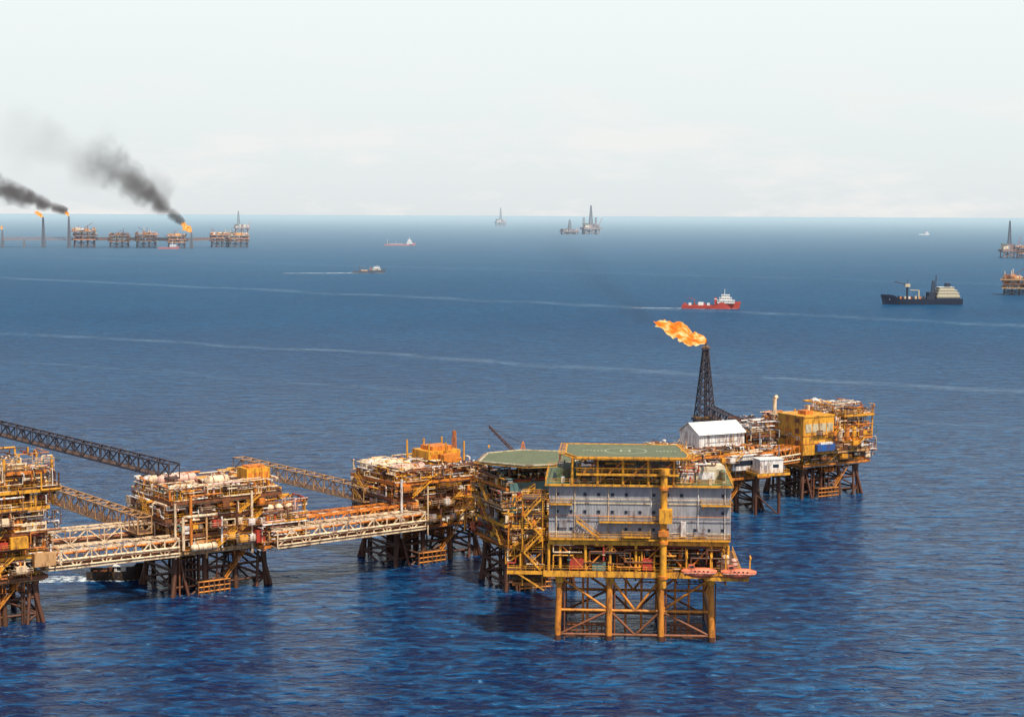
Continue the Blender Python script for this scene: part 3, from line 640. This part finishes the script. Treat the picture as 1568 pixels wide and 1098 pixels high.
def rig(px,Y,w,h,nm='drilling_rig',haze=.5,leg=False,rz=15,dx=0):
    e=empty(nm,(px,Y,0),rz); m=MB(); b=h*.17
    for x in(-w*.35,w*.35,0):
        for y in(-w*.25,w*.25):
            m.tube((x,y,-3),(x,y,b),w*.03,'brown',8)
    for a in(-1,1): m.tube((-w*.35,a*w*.25,1),(w*.35,a*w*.25,b),w*.015,'brown'); m.tube((w*.35,a*w*.25,1),(-w*.35,a*w*.25,b),w*.015,'brown')
    m.bx(-w*.45,w*.45,-w*.32,w*.32,b,b+h*.06,'brown'); r=random.Random(int(px))
    for i in range(26): m.box((r.uniform(-.4,.4)*w,r.uniform(-.3,.3)*w,b+h*.1),(w*.12,w*.1,h*r.uniform(.06,.22)),pick(r,[('brown',3),('rust',3),('cream',3),('grey',3)]))
    m.bx(-w*.4,-w*.2,-w*.3,w*.1,b+h*.06,b+h*.2,'cream'); m.bx(-w*.48,-w*.2,-w*.36,-w*.1,b+h*.2,b+h*.215,'green')
    m.lattice((w*dx,0),b+h*.1,h,w*.17,w*.04,'steel',9,w*.02)
    m.beam((w*.3,-w*.2,b+h*.06),(w*.5,-w*.2,b+h*.4),w*.02,'red')
    if leg:
        for x in(-w*.3,w*.32): m.lattice((x,w*.2),-2,h*.58,w*.07,w*.07,'grey',10,w*.014)
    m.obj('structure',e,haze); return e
Yc=4600
for i,(px,sc_) in enumerate([(-1151,1.75),(-1062,1.35),(-991,1.45),(-893,1.3),(-808,1.4),(-755,1.35)]): farplat(px,Yc+(0,20,30,-50,120,110)[i],sc_,140+i,haze=.25,L=36+(i*7)%9)
for a,b in(((-1360,4560,20),(-1180,4600,20)),((-1120,4600,20),(-1080,4620,20)),((-1040,4620,20),(-1015,4630,20)),((-970,4620,20),(-915,4560,20)),((-870,4560,20),(-830,4700,20)),((-790,4710,20),(-775,4710,20))):
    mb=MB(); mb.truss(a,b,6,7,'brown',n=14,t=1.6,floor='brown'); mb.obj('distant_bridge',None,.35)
def fartower(x,Y,h,w=8):
    e=empty('distant_flare_tower',(x,Y,0)); m=MB(); m.lattice((0,0),-3,h,w*1.2,w*.3,'steel',8,1.5,1.0); m.tube((0,0,0),(0,0,h+2),.8,'steel'); m.obj('lattice',e,.35)
fartower(-1256,4580,80);fartower(-1182,4560,83);fartower(-1360,4560,46,6);fartower(-1305,4570,22,6)
fartower(-852,4540,42)
flame((-1256,4580,82),(-16,0,9),26,9,5);flame((-1182,4560,85),(-8,0,9),14,8,6);flame((-1360,4560,48),(-2,0,8),10,5,9);flame((-852,4540,44),(-22,0,20),34,16,7)
rig(-1360,8600,85,105,dx=-.2,haze=.5)
rig(-99,14200,100,150,haze=.75); rig(277,8300,100,70,haze=.55,leg=False); rig(382,8350,100,140,haze=.52,leg=True,dx=0)
rig(1133,3900,46,84,haze=.3,dx=-.0,rz=5); farplat(1155,3850,1.0,120,40,.25,rz=10,zs=(12,18,24)) 
farplat(603,2045,1.0,131,32,.10,rz=-15,zs=(9,14,19))
# ------------------------------------------------------------------ smoke plumes (real volumes)
def smoke(loc,dirv,L,R0,R1,dens,seed,col=(.16,.14,.15),fp=1.3,thr=-.55,sp_=1.3):
    vs=[];fs=[];n=16;st=10
    for i in range(st):
        t_=i/(st-1); rr=R0+(R1-R0)*t_
        for k in range(n): a=2*math.pi*k/n; vs.append((t_*L,rr*math.cos(a),rr*math.sin(a)))
    for i in range(st-1):
        for k in range(n): fs.append((i*n+k,(i+1)*n+k,(i+1)*n+(k+1)%n,i*n+(k+1)%n))
    fs.append(tuple(range(n))); fs.append(tuple(range(st*n-1,(st-1)*n-1,-1)))
    me=bpy.data.meshes.new('smoke_plume'); me.from_pydata(vs,[],fs)
    bm=bmesh.new(); bm.from_mesh(me); bmesh.ops.recalc_face_normals(bm,faces=bm.faces); bm.to_mesh(me); bm.free()
    o=bpy.data.objects.new('smoke_plume',me); sc.collection.objects.link(o)
    o.location=loc; o.rotation_euler=Vector(dirv).to_track_quat('X','Z').to_euler()
    m=bpy.data.materials.new('smoke'); m.use_nodes=True; nt=m.node_tree; nt.nodes.clear(); Lk=nt.links.new
    def nd(t,**k):
        x=nt.nodes.new(t)
        for a,b in k.items(): setattr(x,a,b)
        return x
    def mth(op,a,b=None,c=None):
        x=nd('ShaderNodeMath',operation=op)
        for i,v in enumerate((a,b,c)):
            if v is None: continue
            if isinstance(v,(int,float)): x.inputs[i].default_value=v
            else: Lk(v,x.inputs[i])
        return x.outputs[0]
    tc=nd('ShaderNodeTexCoord'); sp=nd('ShaderNodeSeparateXYZ'); 
    ns=nd('ShaderNodeTexNoise'); ns.noise_dimensions='4D'; ns.inputs['W'].default_value=seed; ns.inputs['Scale'].default_value=sp_/R1; ns.inputs['Detail'].default_value=4; ns.inputs['Roughness'].default_value=.6
    Lk(tc.outputs['Object'],ns.inputs['Vector']); Lk(tc.outputs['Object'],sp.inputs[0])
    t_=mth('DIVIDE',sp.outputs[0],L); rr=mth('MULTIPLY_ADD',t_,R1-R0,R0)
    q=mth('SQRT',mth('ADD',mth('MULTIPLY',sp.outputs[1],sp.outputs[1]),mth('MULTIPLY',sp.outputs[2],sp.outputs[2])))
    rad=mth('DIVIDE',q,rr)
    d=mth('SUBTRACT',mth('MULTIPLY_ADD',ns.outputs['Fac'],2.6,thr),mth('MULTIPLY',rad,1.15))
    d=mth('MAXIMUM',mth('MINIMUM',d,1),0)
    fade=mth('MULTIPLY',mth('POWER',mth('MAXIMUM',mth('SUBTRACT',1,t_),0.0001),fp),mth('DIVIDE',R0*2,mth('ADD',rr,R0)))
    d=mth('MULTIPLY',mth('MULTIPLY',d,fade),dens)
    pv=nd('ShaderNodeVolumePrincipled'); pv.inputs['Color'].default_value=(*col,1); Lk(d,pv.inputs['Density'])
    out=nd('ShaderNodeOutputMaterial'); Lk(pv.outputs[0],out.inputs['Volume']); me.materials.append(m); return o
smoke((-1186,4560,96),(-190,0,62),380,11,78,.17,1,col=(.2,.17,.18),fp=.7,thr=-.25,sp_=2.4)
smoke((-872,4540,66),(-150,0,118),330,10,95,.15,2,col=(.2,.18,.18),fp=.9,thr=-.25,sp_=2.6)
smoke((-960,4800,130),(-220,0,90),520,70,150,.009,3,col=(.40,.36,.36),fp=.6)
smoke((54,650,52),(-35,30,26),75,4,18,.035,4,col=(.12,.11,.11),fp=1.2,thr=-.4)
# ------------------------------------------------------------------ sea
def nodes(nt):
    def nd(t,**k):
        x=nt.nodes.new(t)
        for a,b in k.items(): setattr(x,a,b)
        return x
    def mth(op,a,b=None,c=None,clamp=False):
        x=nd('ShaderNodeMath',operation=op); x.use_clamp=clamp
        for i,v in enumerate((a,b,c)):
            if v is None: continue
            if isinstance(v,(int,float)): x.inputs[i].default_value=v
            else: nt.links.new(v,x.inputs[i])
        return x.outputs[0]
    return nd,mth
def water_mat():
    m=bpy.data.materials.new('sea_water'); m.use_nodes=True; nt=m.node_tree; b=nt.nodes['Principled BSDF']; L=nt.links.new; nd,mth=nodes(nt)
    g=nd('ShaderNodeNewGeometry'); pos=g.outputs['Position']; sp=nd('ShaderNodeSeparateXYZ'); L(pos,sp.inputs[0])
    def noise(scale,det,rough,sx=1,sy=1,rot=0,dist=0):
        mp=nd('ShaderNodeMapping'); mp.inputs['Scale'].default_value=(sx,sy,1); mp.inputs['Rotation'].default_value=(0,0,R(rot)); L(pos,mp.inputs[0])
        n=nd('ShaderNodeTexNoise'); n.noise_dimensions='2D'; n.inputs['Scale'].default_value=scale; n.inputs['Detail'].default_value=det; n.inputs['Roughness'].default_value=rough; n.inputs['Distortion'].default_value=dist
        L(mp.outputs[0],n.inputs['Vector']); return n.outputs['Fac']
    w1=noise(.12,2,.55,.5,1.2,-10,.3); w2=noise(.40,4,.70,.55,1.0,10,.5); big=noise(.0045,3,.5,.8,1)
    h=mth('ADD',mth('MULTIPLY',w1,2.2),mth('MULTIPLY',w2,1.5))
    bp=nd('ShaderNodeBump'); bp.inputs['Strength'].default_value=1; bp.inputs['Distance'].default_value=1; L(h,bp.inputs['Height']); L(bp.outputs[0],b.inputs['Normal'])
    def mix(f,a,c):
        x=nd('ShaderNodeMix',data_type='RGBA'); 
        if isinstance(f,(int,float)): x.inputs[0].default_value=f
        else: L(f,x.inputs[0])
        for i,v in((6,a),(7,c)):
            if isinstance(v,tuple): x.inputs[i].default_value=(*v,1)
            else: L(v,x.inputs[i])
        return x.outputs[2]
    f=mth('MULTIPLY_ADD',mth('ADD',mth('MULTIPLY',w1,.3),mth('MULTIPLY',w2,.7)),5.5,-2.45,True)
    col=mix(f,(.0005,.016,.070),(.008,.105,.25))
    col=mix(mth('MULTIPLY_ADD',big,2.4,-.8,True),col,mix(f,(.0003,.008,.052),(.004,.060,.18)))
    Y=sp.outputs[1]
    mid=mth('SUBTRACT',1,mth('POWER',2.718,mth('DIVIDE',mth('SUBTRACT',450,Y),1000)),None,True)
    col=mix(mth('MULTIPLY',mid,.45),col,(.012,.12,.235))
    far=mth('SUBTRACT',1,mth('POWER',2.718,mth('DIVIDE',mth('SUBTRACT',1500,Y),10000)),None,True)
    col=mix(far,col,(.34,.46,.53))  # distance haze painted into the water colour, paler towards the horizon
    fo=mth('MULTIPLY',mth('MULTIPLY_ADD',w2,10,-6.7,True),.35)
    col=mix(fo,col,(.26,.44,.58))
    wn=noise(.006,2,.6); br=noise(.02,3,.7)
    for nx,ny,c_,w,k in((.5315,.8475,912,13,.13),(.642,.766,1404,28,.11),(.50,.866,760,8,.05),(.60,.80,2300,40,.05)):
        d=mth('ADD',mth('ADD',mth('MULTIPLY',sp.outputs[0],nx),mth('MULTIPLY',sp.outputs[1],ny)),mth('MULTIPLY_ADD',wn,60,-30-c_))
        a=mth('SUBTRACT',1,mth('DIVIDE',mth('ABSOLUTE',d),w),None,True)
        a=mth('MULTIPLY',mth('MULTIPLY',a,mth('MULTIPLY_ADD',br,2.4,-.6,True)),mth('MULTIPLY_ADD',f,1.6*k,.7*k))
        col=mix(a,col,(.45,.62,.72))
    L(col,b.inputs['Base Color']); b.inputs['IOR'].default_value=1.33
    L(mth('MULTIPLY_ADD',mid,.3,.2),b.inputs['Roughness'])
    L(mth('MULTIPLY_ADD',mid,-.15,.24),b.inputs['Specular IOR Level'])
    return m
S=70000
me=bpy.data.meshes.new('sea'); me.from_pydata([(-S,-2000,0),(S,-2000,0),(S,S*2,0),(-S,S*2,0)],[],[(0,1,2,3)]); me.materials.append(water_mat())
o=bpy.data.objects.new('sea',me); sc.collection.objects.link(o)
def wake(pts,name='boat_wake',a=.8,sc_=.5,off=-1.9):
    vs=[];fs=[]
    for i,(x,y,w) in enumerate(pts): vs+= [(x,y-w/2,.06),(x,y+w/2,.06)]
    for i in range(len(pts)-1): fs.append((2*i+1,2*i+3,2*i+2,2*i))
    me=bpy.data.meshes.new(name); me.from_pydata(vs,[],fs); m=bpy.data.materials.new('foam'); m.use_nodes=True; nt=m.node_tree; b=nt.nodes['Principled BSDF']; nd,mth=nodes(nt)
    g=nd('ShaderNodeNewGeometry'); n=nd('ShaderNodeTexNoise'); n.inputs['Scale'].default_value=sc_; n.inputs['Detail'].default_value=4; n.inputs['Roughness'].default_value=.7; nt.links.new(g.outputs['Position'],n.inputs['Vector'])
    nt.links.new(mth('MULTIPLY',mth('MULTIPLY_ADD',n.outputs['Fac'],5,off,True),a),b.inputs['Alpha']); b.inputs['Base Color'].default_value=(.75,.82,.85,1); b.inputs['Roughness'].default_value=.8
    me.materials.append(m); o=bpy.data.objects.new(name,me); sc.collection.objects.link(o)
wake([(-92,428,1),(-100,428,4),(-106,429,6),(-112,429,7),(-120,428,8),(-142,423,7)],a=.9,off=-2.1)
wake([(-200,2698,8),(-227,2700,22),(-255,2698,26),(-300,2690,22),(-360,2680,12)],a=.7,sc_=.12)
wake([(225,1706,6),(199,1710,17),(165,1716,16),(120,1724,8)],a=.4,sc_=.15)
for (x0,x1,y,w) in((8,48,367.5,4),(9,46,389,5),(-100,-62,410,6),(-46,-8,446,6),(-6,16,420,6),(-138,-104,371,6),(82,118,560,6)):
    wake([(x0,y,w*.4),((x0+x1)/2-6,y-.5,w),((x0+x1)/2+6,y+.5,w),(x1,y,w*.4)],name='leg_foam',a=.6,sc_=.55,off=-2.9)
# ------------------------------------------------------------------ sky, sun, camera
sv=Vector((.38,-.60,1.15)).normalized(); el=math.asin(sv.z); az=math.atan2(sv.x,sv.y)
w=bpy.data.worlds.new('World'); sc.world=w; w.use_nodes=True; nt=w.node_tree; nd,mth=nodes(nt); bg=nt.nodes['Background']; L=nt.links.new
sky=nd('ShaderNodeTexSky'); sky.sky_type='NISHITA'; sky.sun_disc=False; sky.sun_elevation=el; sky.sun_rotation=az; sky.altitude=90; sky.dust_density=2.0; sky.air_density=1.0
tc=nd('ShaderNodeTexCoord'); sp=nd('ShaderNodeSeparateXYZ'); L(tc.outputs['Generated'],sp.inputs[0])
def mixc(f,a,c):
    x=nd('ShaderNodeMix',data_type='RGBA'); L(f,x.inputs[0])
    for i,v in((6,a),(7,c)):
        if isinstance(v,tuple): x.inputs[i].default_value=(*v,1)
        else: L(v,x.inputs[i])
    return x.outputs[2]
k=10.
hz_=mth('MULTIPLY',sp.outputs[2],1/.12,None,True)
haze=mixc(mth('POWER',hz_,.7),(.75*k,.79*k,.80*k),(.88*k,.945*k,.94*k))
mp=nd('ShaderNodeMapping'); mp.inputs['Scale'].default_value=(1,1,4.0); L(tc.outputs['Generated'],mp.inputs[0])
cn=nd('ShaderNodeTexNoise'); cn.inputs['Scale'].default_value=9; cn.inputs['Detail'].default_value=6; cn.inputs['Roughness'].default_value=.6; L(mp.outputs[0],cn.inputs['Vector'])
low=mth('SUBTRACT',1,mth('MULTIPLY',sp.outputs[2],9),None,True)
cl=mth('MULTIPLY',mth('MULTIPLY',mth('MULTIPLY_ADD',cn.outputs['Fac'],6,-3.0,True),.9),low)
haze=mixc(cl,haze,(.93*k,.91*k,.88*k))
f=mth('SUBTRACT',1,mth('MULTIPLY',mth('SUBTRACT',sp.outputs[2],.13),5.0,None,True))
L(mixc(f,sky.outputs[0],haze),bg.inputs[0]); bg.inputs[1].default_value=.1
sl=bpy.data.lights.new('sun','SUN'); sl.energy=5; sl.angle=R(.5); sl.color=(1,.92,.78); so=bpy.data.objects.new('sun',sl); sc.collection.objects.link(so); so.rotation_euler=sv.to_track_quat('Z','Y').to_euler()
cd=bpy.data.cameras.new('camera'); cd.lens=60; cd.sensor_width=36; cd.clip_start=1; cd.clip_end=400000
co=bpy.data.objects.new('camera',cd); sc.collection.objects.link(co)
co.matrix_world=Matrix.Translation((0,0,93))@Matrix.Rotation(R(90-4.81),4,'X')@Matrix.Rotation(R(.25),4,'Z')
sc.camera=co
sc.view_settings.view_transform='Standard'; sc.view_settings.look='None'; sc.view_settings.exposure=0
